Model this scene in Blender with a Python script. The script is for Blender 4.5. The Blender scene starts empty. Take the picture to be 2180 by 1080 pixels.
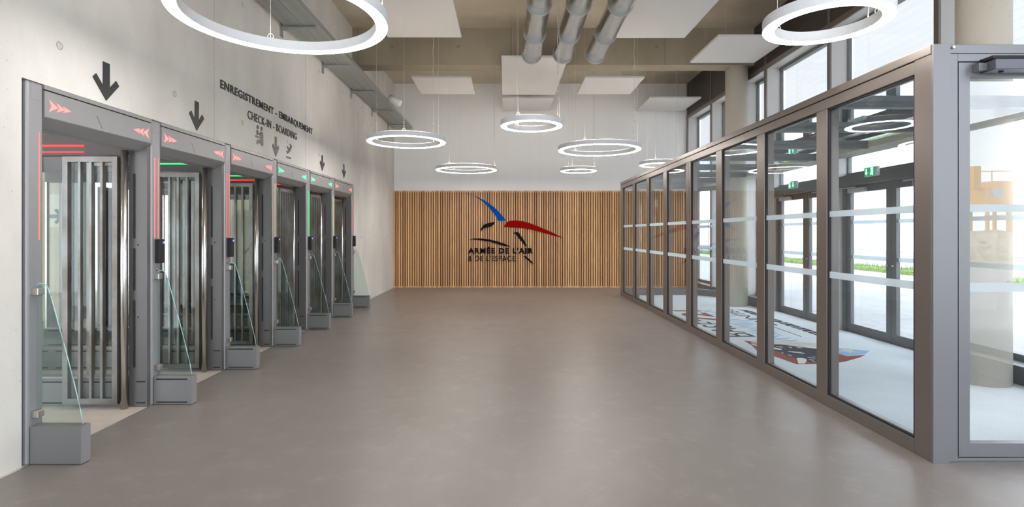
import bpy, bmesh, math, random
from mathutils import Vector
random.seed(7)
C = bpy.context.scene.collection
PI = math.pi

# ------------------------------------------------------------------ camera
F, CX, CY, EYE = 1150.0, 1077.0, 497.0, 1.4       # focal length in px, vanishing point, eye height
cam_d = bpy.data.cameras.new('camera'); cam = bpy.data.objects.new('camera', cam_d); C.objects.link(cam)
cam.location = (0, 0, EYE); cam.rotation_euler = (PI/2, 0, 0)
cam_d.sensor_width = 36; cam_d.lens = F/2180*36
cam_d.shift_x = (1090-CX)/2180; cam_d.shift_y = -(540-CY)/2180
cam_d.clip_start = 0.05; cam_d.clip_end = 400
bpy.context.scene.camera = cam

# ------------------------------------------------------------------ view, world, sun
sc = bpy.context.scene
sc.view_settings.view_transform = 'Standard'; sc.view_settings.look = 'None'
sc.view_settings.gamma = 1; sc.view_settings.use_curve_mapping = False
sc.view_settings.exposure = 0.6
w = bpy.data.worlds.new('world'); sc.world = w; w.use_nodes = True
nt = w.node_tree; nt.nodes.clear()
o_ = nt.nodes.new('ShaderNodeOutputWorld'); bg = nt.nodes.new('ShaderNodeBackground')
tc = nt.nodes.new('ShaderNodeTexCoord'); sp = nt.nodes.new('ShaderNodeSeparateXYZ'); rp = nt.nodes.new('ShaderNodeValToRGB')
rp.color_ramp.elements[0].position = 0.0; rp.color_ramp.elements[0].color = (.97, .975, 1, 1)
rp.color_ramp.elements[1].position = 0.7; rp.color_ramp.elements[1].color = (.88, .92, 1, 1)
nt.links.new(tc.outputs['Generated'], sp.inputs[0]); nt.links.new(sp.outputs['Z'], rp.inputs[0])
nt.links.new(rp.outputs[0], bg.inputs['Color']); bg.inputs['Strength'].default_value = 3.0
nt.links.new(bg.outputs[0], o_.inputs['Surface'])
sun_d = bpy.data.lights.new('sun', 'SUN'); sun_d.energy = 3.2; sun_d.angle = math.radians(1.5); sun_d.color = (1, .96, .9)
sun = bpy.data.objects.new('sun', sun_d); C.objects.link(sun); sun.location = (0, 0, 20)
sun.rotation_euler = Vector((0.72, 0.30, -1.0)).to_track_quat('-Z', 'Y').to_euler()

RING_E = 26.0; UP_FILL = 12.0      # strength of the ring diffusers, and of the glow added above for the ceiling

# ------------------------------------------------------------------ materials
MATS = {}
def mat(name, col=(.5, .5, .5), rough=.5, metal=0.0, spec=.5, emit=None, es=1.0):
    if name in MATS: return MATS[name]
    m = bpy.data.materials.new(name); m.use_nodes = True; MATS[name] = m
    b = m.node_tree.nodes['Principled BSDF']
    b.inputs['Base Color'].default_value = (*col, 1); b.inputs['Roughness'].default_value = rough
    b.inputs['Metallic'].default_value = metal; b.inputs['Specular IOR Level'].default_value = spec
    if emit:
        b.inputs['Emission Color'].default_value = (*emit, 1); b.inputs['Emission Strength'].default_value = es
    return m
def N(m, t, **kw):
    n = m.node_tree.nodes.new(t)
    for k, v in kw.items():
        if k in n.inputs: n.inputs[k].default_value = v
        else: setattr(n, k, v)
    return n
def L(m, a, b): m.node_tree.links.new(a, b)
def bsdf(m): return m.node_tree.nodes['Principled BSDF']
def math_(m, op, a, b=None, c=None):
    n = m.node_tree.nodes.new('ShaderNodeMath'); n.operation = op
    for i, v in enumerate((a, b, c)):
        if v is None: continue
        if isinstance(v, (int, float)): n.inputs[i].default_value = v
        else: L(m, v, n.inputs[i])
    return n.outputs[0]
def coords(m):
    g = N(m, 'ShaderNodeNewGeometry'); s = N(m, 'ShaderNodeSeparateXYZ'); L(m, g.outputs['Position'], s.inputs[0])
    return g.outputs['Position'], s.outputs
def noise(m, vec, scale, detail=4, rough=.55, stretch=None):
    if stretch:
        mp = N(m, 'ShaderNodeMapping'); mp.inputs['Scale'].default_value = stretch; L(m, vec, mp.inputs[0]); vec = mp.outputs[0]
    n = N(m, 'ShaderNodeTexNoise', Scale=scale, Detail=detail, Roughness=rough); L(m, vec, n.inputs['Vector'])
    return n.outputs['Fac']
def mix(m, fac, a, b, mode='MIX'):
    n = N(m, 'ShaderNodeMix'); n.data_type = 'RGBA'; n.blend_type = mode
    for s, v in ((n.inputs[0], fac), (n.inputs[6], a), (n.inputs[7], b)):
        if isinstance(v, (int, float)): s.default_value = v
        elif isinstance(v, tuple): s.default_value = (*v, 1)
        else: L(m, v, s)
    return n.outputs[2]
def ramp(m, fac, p0, p1, c0=(0, 0, 0), c1=(1, 1, 1)):
    r = N(m, 'ShaderNodeValToRGB'); e = r.color_ramp.elements
    e[0].position = p0; e[1].position = p1; e[0].color = (*c0, 1); e[1].color = (*c1, 1)
    L(m, fac, r.inputs[0]); return r.outputs[0]

def concrete(name, light, dark, hor, ver, joint=2.45, j0=.47, hu=1.22, hu0=3.51, hv=1.3, hv0=1.32, marks=True, rough=.75):
    """cast concrete: cloudy tone, pores, vertical panel joints and tie holes; hor/ver = axis indices"""
    m = mat(name, light, rough); p, s = coords(m)
    c = mix(m, ramp(m, noise(m, p, .7, 6, .62, (1, 1, .55)), .36, .66), dark, light)
    c = mix(m, ramp(m, noise(m, p, 3.2, 8, .7, (1, 1, .35)), .35, .75), mix(m, .18, c, dark), c)
    por = ramp(m, noise(m, p, 38, 2, .5), .70, .74)
    c = mix(m, math_(m, 'MULTIPLY', por, .35), c, tuple(x*.45 for x in dark))
    if marks:
        u, v = s[hor], s[ver]
        d = math_(m, 'ABSOLUTE', math_(m, 'SUBTRACT', math_(m, 'PINGPONG', math_(m, 'SUBTRACT', u, j0), joint/2), 0))
        jl = math_(m, 'LESS_THAN', d, .006)
        soft = math_(m, 'MULTIPLY', math_(m, 'SUBTRACT', 1, math_(m, 'MULTIPLY', math_(m, 'MINIMUM', d, .07), 14.2)), noise(m, p, 2.2, 4))
        c = mix(m, math_(m, 'MULTIPLY', soft, .45), c, dark)
        c = mix(m, math_(m, 'MULTIPLY', jl, .5), c, tuple(x*.5 for x in dark))
        du = math_(m, 'PINGPONG', math_(m, 'SUBTRACT', u, hu0), hu/2)
        dv = math_(m, 'PINGPONG', math_(m, 'SUBTRACT', v, hv0), hv/2)
        r = math_(m, 'SQRT', math_(m, 'ADD', math_(m, 'MULTIPLY', du, du), math_(m, 'MULTIPLY', dv, dv)))
        hole = math_(m, 'LESS_THAN', r, .027)
        rim = math_(m, 'MULTIPLY', math_(m, 'GREATER_THAN', r, .021), hole)
        c = mix(m, math_(m, 'MULTIPLY', hole, .35), c, tuple(x*.6 for x in dark))
        c = mix(m, math_(m, 'MULTIPLY', rim, .6), c, tuple(x*.3 for x in dark))
    L(m, c, bsdf(m).inputs['Base Color'])
    bp = N(m, 'ShaderNodeBump', Strength=.12, Distance=.01); L(m, noise(m, p, 22, 6), bp.inputs['Height']); L(m, bp.outputs[0], bsdf(m).inputs['Normal'])
    return m

M_wall = concrete('concrete_wall', (.80, .79, .755), (.60, .58, .535), 1, 2)
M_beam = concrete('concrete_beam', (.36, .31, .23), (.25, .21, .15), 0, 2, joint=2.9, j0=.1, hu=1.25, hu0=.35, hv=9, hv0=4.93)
M_ceil = concrete('concrete_ceiling', (.60, .53, .42), (.45, .39, .30), 0, 1, joint=2.5, j0=.6, marks=False)
M_col = concrete('concrete_column', (.70, .66, .57), (.58, .53, .44), 0, 2, marks=False)
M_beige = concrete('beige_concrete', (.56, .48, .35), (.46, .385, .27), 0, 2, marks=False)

def floor_mat():
    m = mat('resin_floor', (.33, .3, .285), .34, spec=.55); p, s = coords(m)
    c = mix(m, ramp(m, noise(m, p, .55, 7, .65), .35, .68), (.185, .161, .147), (.218, .193, .179))
    c = mix(m, ramp(m, noise(m, p, 5, 9, .72), .52, .72), c, (.245, .220, .207))
    L(m, c, bsdf(m).inputs['Base Color'])
    r = ramp(m, noise(m, p, 3, 6, .7), .3, .7, (.33, .33, .33), (.38, .38, .38)); L(m, r, bsdf(m).inputs['Roughness'])
    return m
M_floor = floor_mat()
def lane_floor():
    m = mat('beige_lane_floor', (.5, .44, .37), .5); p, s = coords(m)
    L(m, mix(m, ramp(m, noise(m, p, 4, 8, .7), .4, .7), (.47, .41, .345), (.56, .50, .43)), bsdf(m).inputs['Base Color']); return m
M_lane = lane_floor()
def white_panel():
    m = mat('white_panel', (.88, .88, .875), .55); p, s = coords(m)
    d = math_(m, 'PINGPONG', s[0], .15)
    c = mix(m, math_(m, 'MULTIPLY', math_(m, 'LESS_THAN', d, .004), .10), (.88, .88, .875), (.35, .35, .35))
    L(m, c, bsdf(m).inputs['Base Color']); return m
M_white = white_panel()
def wood():
    m = mat('cedar_slats', (.5, .27, .1), .5); p, s = coords(m)
    cell = math_(m, 'FLOOR', math_(m, 'DIVIDE', math_(m, 'ADD', s[0], 2.9), .0607))
    wn = N(m, 'ShaderNodeTexWhiteNoise'); wn.noise_dimensions = '1D'; L(m, cell, wn.inputs['W'])
    g = noise(m, p, 9, 6, .6, (9, 1, .35))
    c = mix(m, wn.outputs['Value'], (.47, .225, .085), (.84, .50, .235))
    c = mix(m, ramp(m, g, .42, .72), c, mix(m, .5, c, (.30, .14, .05)))
    L(m, c, bsdf(m).inputs['Base Color']); return m
M_wood = wood()
M_black = mat('matt_black', (.012, .012, .013), .7)
M_frame = mat('frame_grey_warm_lit', (.215, .185, .168), .34, .55)  # one frame grey with the next; its warmer light is put into the colour
M_frame2 = mat('frame_grey_cool_lit', (.20, .205, .218), .38, .45)  # same frame grey, the cooler light on it put into the colour
M_fac = mat('facade_frame', (.15, .155, .16), .4, .3)
M_fin = mat('light_metal_reveal', (.62, .61, .60), .45, .1)
M_dark = mat('dark_spandrel', (.065, .055, .052), .35, .2)
M_gate = mat('gate_grey', (.30, .30, .305), .42, .35)
M_gatelight = mat('gate_light_grey', (.30, .30, .312), .38, .35)
M_gatedark = mat('gate_dark_grey', (.13, .125, .125), .42, .3)
M_box = mat('plinth_grey', (.185, .185, .188), .45, .2)
M_steel = mat('brushed_steel', (.62, .60, .58), .24, 1)
M_chrome = mat('nickel_clamp', (.55, .50, .46), .28, 1)
M_ring = mat('white_lamp_body', (.70, .72, .75), .45)
M_lamp = mat('ring_diffuser', (1, 1, 1), .5, emit=(1, .94, .88), es=RING_E)
M_upfill = mat('added_ring_upglow', (1, 1, 1), .5, emit=(1, .88, .76), es=UP_FILL)
M_raft = mat('white_acoustic_felt', (.64, .63, .615), .85)
M_wire = mat('steel_wire', (.6, .58, .55), .4, .3)
M_sign = mat('charcoal_vinyl', (.035, .037, .04), .5)
M_picto = mat('bronze_vinyl', (.10, .07, .055), .45)
M_blue = mat('blue_film', (.0, .065, .36), .8, spec=.1); M_red = mat('red_film', (.24, .0, .0), .8, spec=.1); M_eb = mat('emblem_black', (.008, .008, .008), .8, spec=.1)
M_green = mat('exit_green', (.0, .23, .09), .4, emit=(0, .35, .14), es=.6)
M_exitw = mat('exit_white', (.8, .9, .85), .4, emit=(.8, 1, .9), es=.9)
M_ledr = mat('red_led', (.5, .1, .08), .4, emit=(1, .13, .11), es=1.0)
M_lane_r = mat('red_lane_led', (.5, 0, 0), .4, emit=(1, .01, .01), es=2.2); M_lane_g = mat('green_lane_led', (0, .4, .1), .4, emit=(.01, .8, .14), es=1.6)
M_lanebeam = mat('lane_beam', (.060, .045, .042), .4, .2)
M_ledg = mat('green_led', (.05, .8, .3), .4, emit=(.05, .62, .20), es=.9)
M_arr = mat('red_arrow_led', (.9, .2, .2), .4, emit=(1, .16, .13), es=1.1)
M_arrg = mat('green_arrow_led', (.1, .8, .4), .4, emit=(.05, .85, .35), es=1.2)
M_blueled = mat('blue_led', (.2, .2, 1), .4, emit=(.2, .22, 1), es=3)
M_spot = mat('downlight_glow', (1, 1, 1), .5, emit=(1, .95, .86), es=60)
M_white2 = mat('white_plastic', (.75, .75, .74), .4)
M_grey2 = mat('closer_silver', (.60, .62, .63), .35, .4)
M_galv = mat('galvanised_steel', (.36, .38, .37), .45, .6)

def glass(name, tint=(.90, .97, .96), boost=1.0):
    """clear pane: tinted transmission and a mirror reflection that grows towards grazing angles"""
    m = bpy.data.materials.new(name); m.use_nodes = True; MATS[name] = m; t = m.node_tree; t.nodes.clear()
    out = t.nodes.new('ShaderNodeOutputMaterial'); tr = t.nodes.new('ShaderNodeBsdfTransparent'); gl = t.nodes.new('ShaderNodeBsdfGlossy')
    mx = t.nodes.new('ShaderNodeMixShader'); g = t.nodes.new('ShaderNodeNewGeometry'); dt = t.nodes.new('ShaderNodeVectorMath'); dt.operation = 'DOT_PRODUCT'
    L(m, g.outputs['Normal'], dt.inputs[0]); L(m, g.outputs['Incoming'], dt.inputs[1])
    c = math_(m, 'SUBTRACT', 1, math_(m, 'ABSOLUTE', dt.outputs['Value']))
    r = math_(m, 'MULTIPLY', math_(m, 'ADD', .04, math_(m, 'MULTIPLY', math_(m, 'POWER', c, 5), .9)), boost)
    r = math_(m, 'MINIMUM', r, 1)
    tr.inputs['Color'].default_value = (*tint, 1); gl.inputs['Roughness'].default_value = 0.0; gl.inputs['Color'].default_value = (.95, .98, 1, 1)
    t.links.new(r, mx.inputs[0]); t.links.new(tr.outputs[0], mx.inputs[1]); t.links.new(gl.outputs[0], mx.inputs[2])
    t.links.new(mx.outputs[0], out.inputs['Surface']); return m
G_part = glass('partition_glass', (.925, .96, .98), 1.0)
G_door = glass('door_glass', (.975, .985, .99), 2.2)
G_fac = glass('facade_glass', (.96, .975, .985), .9)
G_roof = glass('roof_glass', (.95, .98, .98), 2.6)
G_gate = glass('gate_glass', (.94, .965, .955), .5)
G_fin = glass('barrier_glass', (.90, .96, .95), .8)
M_gedge = mat('glass_edge', (.35, .60, .58), .2)
def frosted():
    m = bpy.data.materials.new('frosted_band'); m.use_nodes = True; t = m.node_tree; t.nodes.clear()
    out = t.nodes.new('ShaderNodeOutputMaterial'); tr = t.nodes.new('ShaderNodeBsdfTransparent'); di = t.nodes.new('ShaderNodeBsdfDiffuse'); tl = t.nodes.new('ShaderNodeBsdfTranslucent')
    a = t.nodes.new('ShaderNodeMixShader'); b = t.nodes.new('ShaderNodeMixShader')
    di.inputs['Color'].default_value = (.78, .83, .85, 1); tl.inputs['Color'].default_value = (.78, .84, .86, 1)
    a.inputs[0].default_value = .5; b.inputs[0].default_value = .75
    t.links.new(di.outputs[0], a.inputs[1]); t.links.new(tl.outputs[0], a.inputs[2]); t.links.new(tr.outputs[0], b.inputs[1]); t.links.new(a.outputs[0], b.inputs[2])
    t.links.new(b.outputs[0], out.inputs['Surface']); return m
M_frost = frosted()
def blind_mat():
    m = bpy.data.materials.new('white_screen_blind'); m.use_nodes = True; t = m.node_tree; t.nodes.clear()
    out = t.nodes.new('ShaderNodeOutputMaterial'); di = t.nodes.new('ShaderNodeBsdfDiffuse'); tl = t.nodes.new('ShaderNodeBsdfTranslucent'); a = t.nodes.new('ShaderNodeMixShader')
    p, s = coords(m); d = math_(m, 'PINGPONG', s[2], .05)
    c = mix(m, math_(m, 'MULTIPLY', math_(m, 'LESS_THAN', d, .006), .12), (.80, .80, .80), (.45, .46, .48))
    L(m, c, di.inputs['Color']); L(m, c, tl.inputs['Color']); a.inputs[0].default_value = .72
    t.links.new(di.outputs[0], a.inputs[1]); t.links.new(tl.outputs[0], a.inputs[2]); t.links.new(a.outputs[0], out.inputs['Surface']); return m
M_blind = blind_mat()
def carpet():
    m = mat('grey_blue_mat', (.42, .47, .50), .95, spec=.1); p, s = coords(m)
    c = mix(m, ramp(m, noise(m, p, 120, 2, .6), .35, .65), (.60, .65, .68), (.76, .80, .82))
    c = mix(m, ramp(m, noise(m, p, 2.5, 5, .6), .4, .7), c, mix(m, .12, c, (.3, .33, .35)))
    L(m, c, bsdf(m).inputs['Base Color']); return m
M_carpet = carpet()
def perforated():
    m = mat('perforated_galvanised', (.42, .45, .43), .45, .5); p, s = coords(m)
    a = math_(m, 'SUBTRACT', math_(m, 'MODULO', math_(m, 'ADD', s[0], 10), .030), .015)
    b = math_(m, 'SUBTRACT', math_(m, 'MODULO', math_(m, 'ADD', s[1], 20), .030), .015)
    r = math_(m, 'SQRT', math_(m, 'ADD', math_(m, 'MULTIPLY', a, a), math_(m, 'MULTIPLY', b, b)))
    L(m, math_(m, 'GREATER_THAN', r, .0075), bsdf(m).inputs['Alpha']); return m
M_perf = perforated()
def spiral():
    m = mat('spiral_duct', (.86, .84, .81), .17, 1); p, s = coords(m)
    f = math_(m, 'PINGPONG', math_(m, 'ADD', s[1], math_(m, 'MULTIPLY', s[0], .15)), .055)
    bp = N(m, 'ShaderNodeBump', Strength=.35, Distance=.004); L(m, math_(m, 'LESS_THAN', f, .004), bp.inputs['Height']); L(m, bp.outputs[0], bsdf(m).inputs['Normal'])
    L(m, ramp(m, noise(m, p, 5, 4), .3, .7, (.10, .10, .10), (.20, .20, .20)), bsdf(m).inputs['Roughness']); return m
M_duct = spiral()
def cage_steel():
    m = mat('galvanised_cage', (.46, .45, .42), .42, .7); p, s = coords(m)
    c = mix(m, ramp(m, noise(m, p, 3, 4), .35, .7), (.15, .13, .11), (.27, .275, .28)); L(m, c, bsdf(m).inputs['Base Color']); return m  # brown end of the mix puts warm reflections into the steel's colour
M_cage = cage_steel()
def grass_mat():
    m = mat('grass', (.1, .2, .05), .9, spec=.1); p, s = coords(m)
    L(m, mix(m, ramp(m, noise(m, p, 8, 6, .7), .35, .65), (.06, .13, .03), (.22, .28, .10)), bsdf(m).inputs['Base Color']); return m
def rubble_mat():
    m = mat('rubble', (.5, .42, .3), .95, spec=.1); p, s = coords(m)
    L(m, mix(m, ramp(m, noise(m, p, 3.5, 8, .75), .38, .62), (.30, .22, .13), (.62, .53, .40)), bsdf(m).inputs['Base Color']); return m
M_pave = concrete('pavement', (.40, .395, .385), (.32, .315, .305), 0, 1, marks=False, rough=.9)
M_yellow = mat('machine_yellow', (.72, .36, .03), .5)
M_cream = mat('cream_cladding', (.72, .73, .72), .6)
def ribbed():
    m = mat('ribbed_cladding', (.70, .74, .78), .5); p, s = coords(m)
    d = math_(m, 'PINGPONG', s[1], .2)
    L(m, mix(m, math_(m, 'LESS_THAN', d, .05), (.70, .74, .78), (.5, .56, .62)), bsdf(m).inputs['Base Color']); return m
M_rib = ribbed()

# ------------------------------------------------------------------ mesh helpers
class MB:
    def __init__(s): s.v = []; s.f = []; s.smooth = []
    def add(s, vs, fs, smooth=False):
        k = len(s.v); s.v += [tuple(v) for v in vs]
        for f in fs: s.f.append(tuple(i+k for i in f)); s.smooth.append(smooth)
        return s
    def box(s, x0, x1, y0, y1, z0, z1):
        x0, x1 = sorted((x0, x1)); y0, y1 = sorted((y0, y1)); z0, z1 = sorted((z0, z1))
        return s.add([(x0,y0,z0),(x1,y0,z0),(x1,y1,z0),(x0,y1,z0),(x0,y0,z1),(x1,y0,z1),(x1,y1,z1),(x0,y1,z1)],
                     [(0,3,2,1),(4,5,6,7),(0,1,5,4),(1,2,6,5),(2,3,7,6),(3,0,4,7)])
    def tube(s, a, b, r, n=10, r2=None, caps=True, smooth=True):
        a = Vector(a); b = Vector(b); d = (b-a).normalized(); r2 = r if r2 is None else r2
        u = d.orthogonal().normalized(); v = d.cross(u)
        vs = [a+(u*math.cos(2*PI*i/n)+v*math.sin(2*PI*i/n))*r for i in range(n)]+[b+(u*math.cos(2*PI*i/n)+v*math.sin(2*PI*i/n))*r2 for i in range(n)]
        s.add(vs, [(i, (i+1) % n, n+(i+1) % n, n+i) for i in range(n)], smooth)
        if caps:
            s.add(vs[:n], [tuple(reversed(range(n)))]); s.add(vs[n:], [tuple(range(n))])
        return s
    def path(s, pts, r, n=6):
        for a, b in zip(pts, pts[1:]): s.tube(a, b, r, n)
        return s
    def lathe(s, cx, cy, prof, n=96, smooth=False):
        """closed profile of (radius, z), swept about a vertical axis"""
        k = len(prof); vs = []
        for i in range(n):
            c, q = math.cos(2*PI*i/n), math.sin(2*PI*i/n)
            vs += [(cx+r*c, cy+r*q, z) for r, z in prof]
        fs = [(i*k+j, ((i+1) % n)*k+j, ((i+1) % n)*k+(j+1) % k, i*k+(j+1) % k) for i in range(n) for j in range(k)]
        return s.add(vs, fs, smooth)
    def prism(s, pts, O, U, V, W):
        """polygon pts (u,v) -> O+u*U+v*V, thickened along W"""
        O, U, V, W = map(Vector, (O, U, V, W)); n = len(pts)
        a = [O+U*p[0]+V*p[1] for p in pts]; b = [p+W for p in a]
        bm = bmesh.new(); vv = [bm.verts.new(p) for p in a]; fc = bm.faces.new(vv); fc.normal_update(); bmesh.ops.triangulate(bm, faces=bm.faces[:])
        bm.verts.index_update(); tri = [tuple(v.index for v in f.verts) for f in bm.faces]; bm.free()
        s.add(a, [tuple(reversed(t)) for t in tri]); s.add(b, tri)
        return s.add(a+b, [(i, (i+1) % n, n+(i+1) % n, n+i) for i in range(n)])
    def build(s, name, m, parent=None, bevel=0, loc=None):
        me = bpy.data.meshes.new(name); me.from_pydata(s.v, [], s.f); me.materials.append(m)
        for p, q in zip(me.polygons, s.smooth): p.use_smooth = q
        bm = bmesh.new(); bm.from_mesh(me); bmesh.ops.remove_doubles(bm, verts=bm.verts, dist=1e-5) if any(s.smooth) else None
        bmesh.ops.recalc_face_normals(bm, faces=bm.faces); bm.to_mesh(me); bm.free()
        o = bpy.data.objects.new(name, me); C.objects.link(o)
        if loc is not None: o.location = loc
        if parent: 
            o.parent = parent
            if not parent.get('_local'): o.location = -Vector(parent.matrix_world.translation) if loc is None else loc
        if bevel:
            b = o.modifiers.new('bevel', 'BEVEL'); b.width = bevel; b.segments = 2; b.limit_method = 'ANGLE'
        return o
def box(*a): return MB().box(*a)
def thing(name, loc, label, cat, group=None):
    """Empty at the thing's base; its parts are built in world coordinates and offset back by build()"""
    o = bpy.data.objects.new(name, None); C.objects.link(o); o.location = loc; o.empty_display_size = .1
    o.matrix_world.translation = loc
    o['label'] = label; o['category'] = cat
    if group: o['group'] = group
    return o
def tag(o, label, cat, group=None):
    o['label'] = label; o['category'] = cat
    if group: o['group'] = group
    return o
def struct(o): o['kind'] = 'structure'; return o
def sthing(name, loc):
    o = bpy.data.objects.new(name, None); C.objects.link(o); o.location = loc; o.matrix_world.translation = loc; o['kind'] = 'structure'; o.empty_display_size = .1
    return o
def sub(mb, name, m, part, bevel=0):
    """a sub-part: mesh in world coordinates parented to a part that itself is parented"""
    o = mb.build(name, m, None, bevel); o.parent = part
    t = Vector(part.location); p = part.parent
    if p: t = t+Vector(p.location)
    o.location = -t; return o
def text_mb(body, O, U, V, W, bold=0.0, space=1.0, shear=0.0):
    """letters stretched so that their bounding box is O..O+U..O+V, thickness W"""
    cu = bpy.data.curves.new('letters', 'FONT'); cu.body = body; cu.offset = bold; cu.space_character = space; cu.shear = shear
    cu.resolution_u = 4; cu.extrude = .5
    o = bpy.data.objects.new('letters', cu); C.objects.link(o); dg = bpy.context.evaluated_depsgraph_get()
    me = bpy.data.meshes.new_from_object(o.evaluated_get(dg)); vs = [v.co.copy() for v in me.vertices]; fs = [tuple(p.vertices) for p in me.polygons]
    bpy.data.objects.remove(o); bpy.data.curves.remove(cu); bpy.data.meshes.remove(me)
    x0 = min(v.x for v in vs); x1 = max(v.x for v in vs); y0 = min(v.y for v in vs); y1 = max(v.y for v in vs)
    O, U, V, W = map(Vector, (O, U, V, W))
    return MB().add([O+U*((v.x-x0)/(x1-x0))+V*((v.y-y0)/(y1-y0))+W*(v.z+.5) for v in vs], fs)
def words(mb, axis, n):
    """split a run of letters at its n-1 widest gaps into words"""
    iv = sorted((min(mb.v[i][axis] for i in f), max(mb.v[i][axis] for i in f)) for f in mb.f); runs = [list(iv[0])]
    for a, c in iv[1:]:
        if a > runs[-1][1]+1e-4: runs.append([a, c])
        else: runs[-1][1] = max(runs[-1][1], c)
    gaps = sorted(((q[0]-p[1], (q[0]+p[1])/2) for p, q in zip(runs, runs[1:])), reverse=True)[:n-1]
    cuts = sorted(g[1] for g in gaps)+[1e9]; out = [MB() for _ in cuts]
    for f in mb.f:
        u = sum(mb.v[i][axis] for i in f)/len(f); k = next(i for i, c in enumerate(cuts) if u < c)
        out[k].add([mb.v[i] for i in f], [tuple(range(len(f)))])
    return out
def GP(x, y):
    """where the floor lies under a measured point of the photograph"""
    d = F*EYE/(y-CY); return ((x-CX)/F*d, d)

# ------------------------------------------------------------------ the room shell
LX, RX, BY, CZ = -2.9, 4.69, 14.0, 5.28
YR = -2.3          # rear end of the built hall, drawn close so its glazing brightens it
struct(box(LX+.03, RX+.3, YR, BY+.1, -.12, 0).build('floor', M_floor))
struct(box(-12.2, LX+.022, 1.5, 18, -.12, 0).build('floor', M_lane))
struct(box(LX+.022, LX+.03, YR, 10.2, -.1, .002).build('trim_1', M_steel))
struct(box(LX-.3, RX+.6, YR-.3, BY+.4, CZ, CZ+.25).build('ceiling', M_ceil))
GY0, GY1, GZ = 3.235, 10.175, 2.335
b = MB().box(LX-.3, LX, YR, GY0, -.1, CZ).box(LX-.3, LX, GY1, BY, -.1, CZ).box(LX-.3, LX, GY0, GY1, GZ, CZ)
struct(b.build('wall_left', M_wall))
struct(box(LX-.3, RX+.3, BY, BY+.2, -.1, CZ).build('wall_back', M_white))
struct(box(LX, RX+.25, 10.2, 10.57, 4.58, CZ).build('trim_2', M_beam))          # concrete beam across the hall
# unseen rear glazing behind the camera, added to let sky light in
rw = sthing('window_9', (0, YR, 0))
f = MB().box(LX, RX+.2, YR-.1, YR, 0, .12).box(LX, RX+.2, YR-.1, YR, CZ-.2, CZ).box(LX, RX+.2, YR-.1, YR, 2.55, 2.65)
for x in (-2.9, -1.4, .1, 1.6, 3.1, 4.6): f.box(x, x+.07, YR-.12, YR+.02, 0, CZ)
f.build('frame', M_fac, rw); box(LX, RX+.2, YR-.06, YR-.05, .1, CZ-.2).build('glass', G_fac, rw)

# ------------------------------------------------------------------ right-hand facade
FINS = [13.95, 12.34, 10.66, 9.75, 7.83, 5.87, 3.92, 1.96, 0.0, YR]
GX = 4.95; HEAD = 4.37
b = MB().box(RX, GX+.1, YR, BY, HEAD, HEAD+.05)                                  # window-head soffit
struct(b.build('trim_3', M_fin))
b = MB().box(RX, RX+.1, YR, BY, HEAD+.05, CZ)
struct(b.build('wall_right', M_dark))
b = MB()
for y in FINS: b.box(RX-.012, RX, y-.03, y+.03, HEAD+.02, CZ)
b.box(RX-.025, RX, YR, BY, HEAD-.02, HEAD+.06)
struct(b.build('trim_4', M_frame))
b = MB()
for y in FINS[:-1]: b.box(RX+.01, GX+.05, y-.02, y+.028, 0, HEAD)
struct(b.build('trim_5', M_fin))                                                # deep reveals between the bays
b = MB()
for y in FINS[:-1]: b.box(RX-.015, RX+.012, y-.032, y+.035, 0, HEAD)
struct(b.build('trim_6', M_frame))
def stripe(parent, x, y0, y1, zs=((1.532, 1.578), (1.04, 1.095))):
    b = MB()
    for z0, z1 in zs: b.box(x-.003, x, y0, y1, z0, z1)
    return b.build('frosted_stripe', M_frost, parent)
for i in range(len(FINS)-1):
    y1, y0 = FINS[i]-.03, FINS[i+1]+.03
    wdw = sthing('window_%d' % (i+1) if i < 8 else 'window_%d' % (i+2), (GX, (y0+y1)/2, 0))
    door = 5.8 < y0 and y1 < 9.8
    zb = 2.2 if door else .18
    f = MB().box(GX-.03, GX+.06, y0, y1, zb-.0, zb+.06).box(GX-.03, GX+.06, y0, y1, HEAD-.05, HEAD).box(GX-.03, GX+.06, y0, y0+.014, zb, HEAD).box(GX-.015, GX+.04, y1-.014, y1, zb, HEAD)
    f.box(GX-.02, GX+.05, y0, y1, 2.5, 2.56)
    f.build('frame', M_fac, wdw)
    box(GX+.01, GX+.02, y0+.04, y1-.04, zb+.05, HEAD-.04).build('glass', G_fac, wdw)
    if not door: box(RX+.02, GX+.08, y0, y1, 0, .18).build('sill', M_fac, wdw); stripe(wdw, GX+.008, y0+.04, y1-.04)
    if y1 > 2: box(GX+.07, GX+.075, y0+.0, y1-.0, 2.62, HEAD+.04).build('blind', M_blind, wdw)

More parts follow.
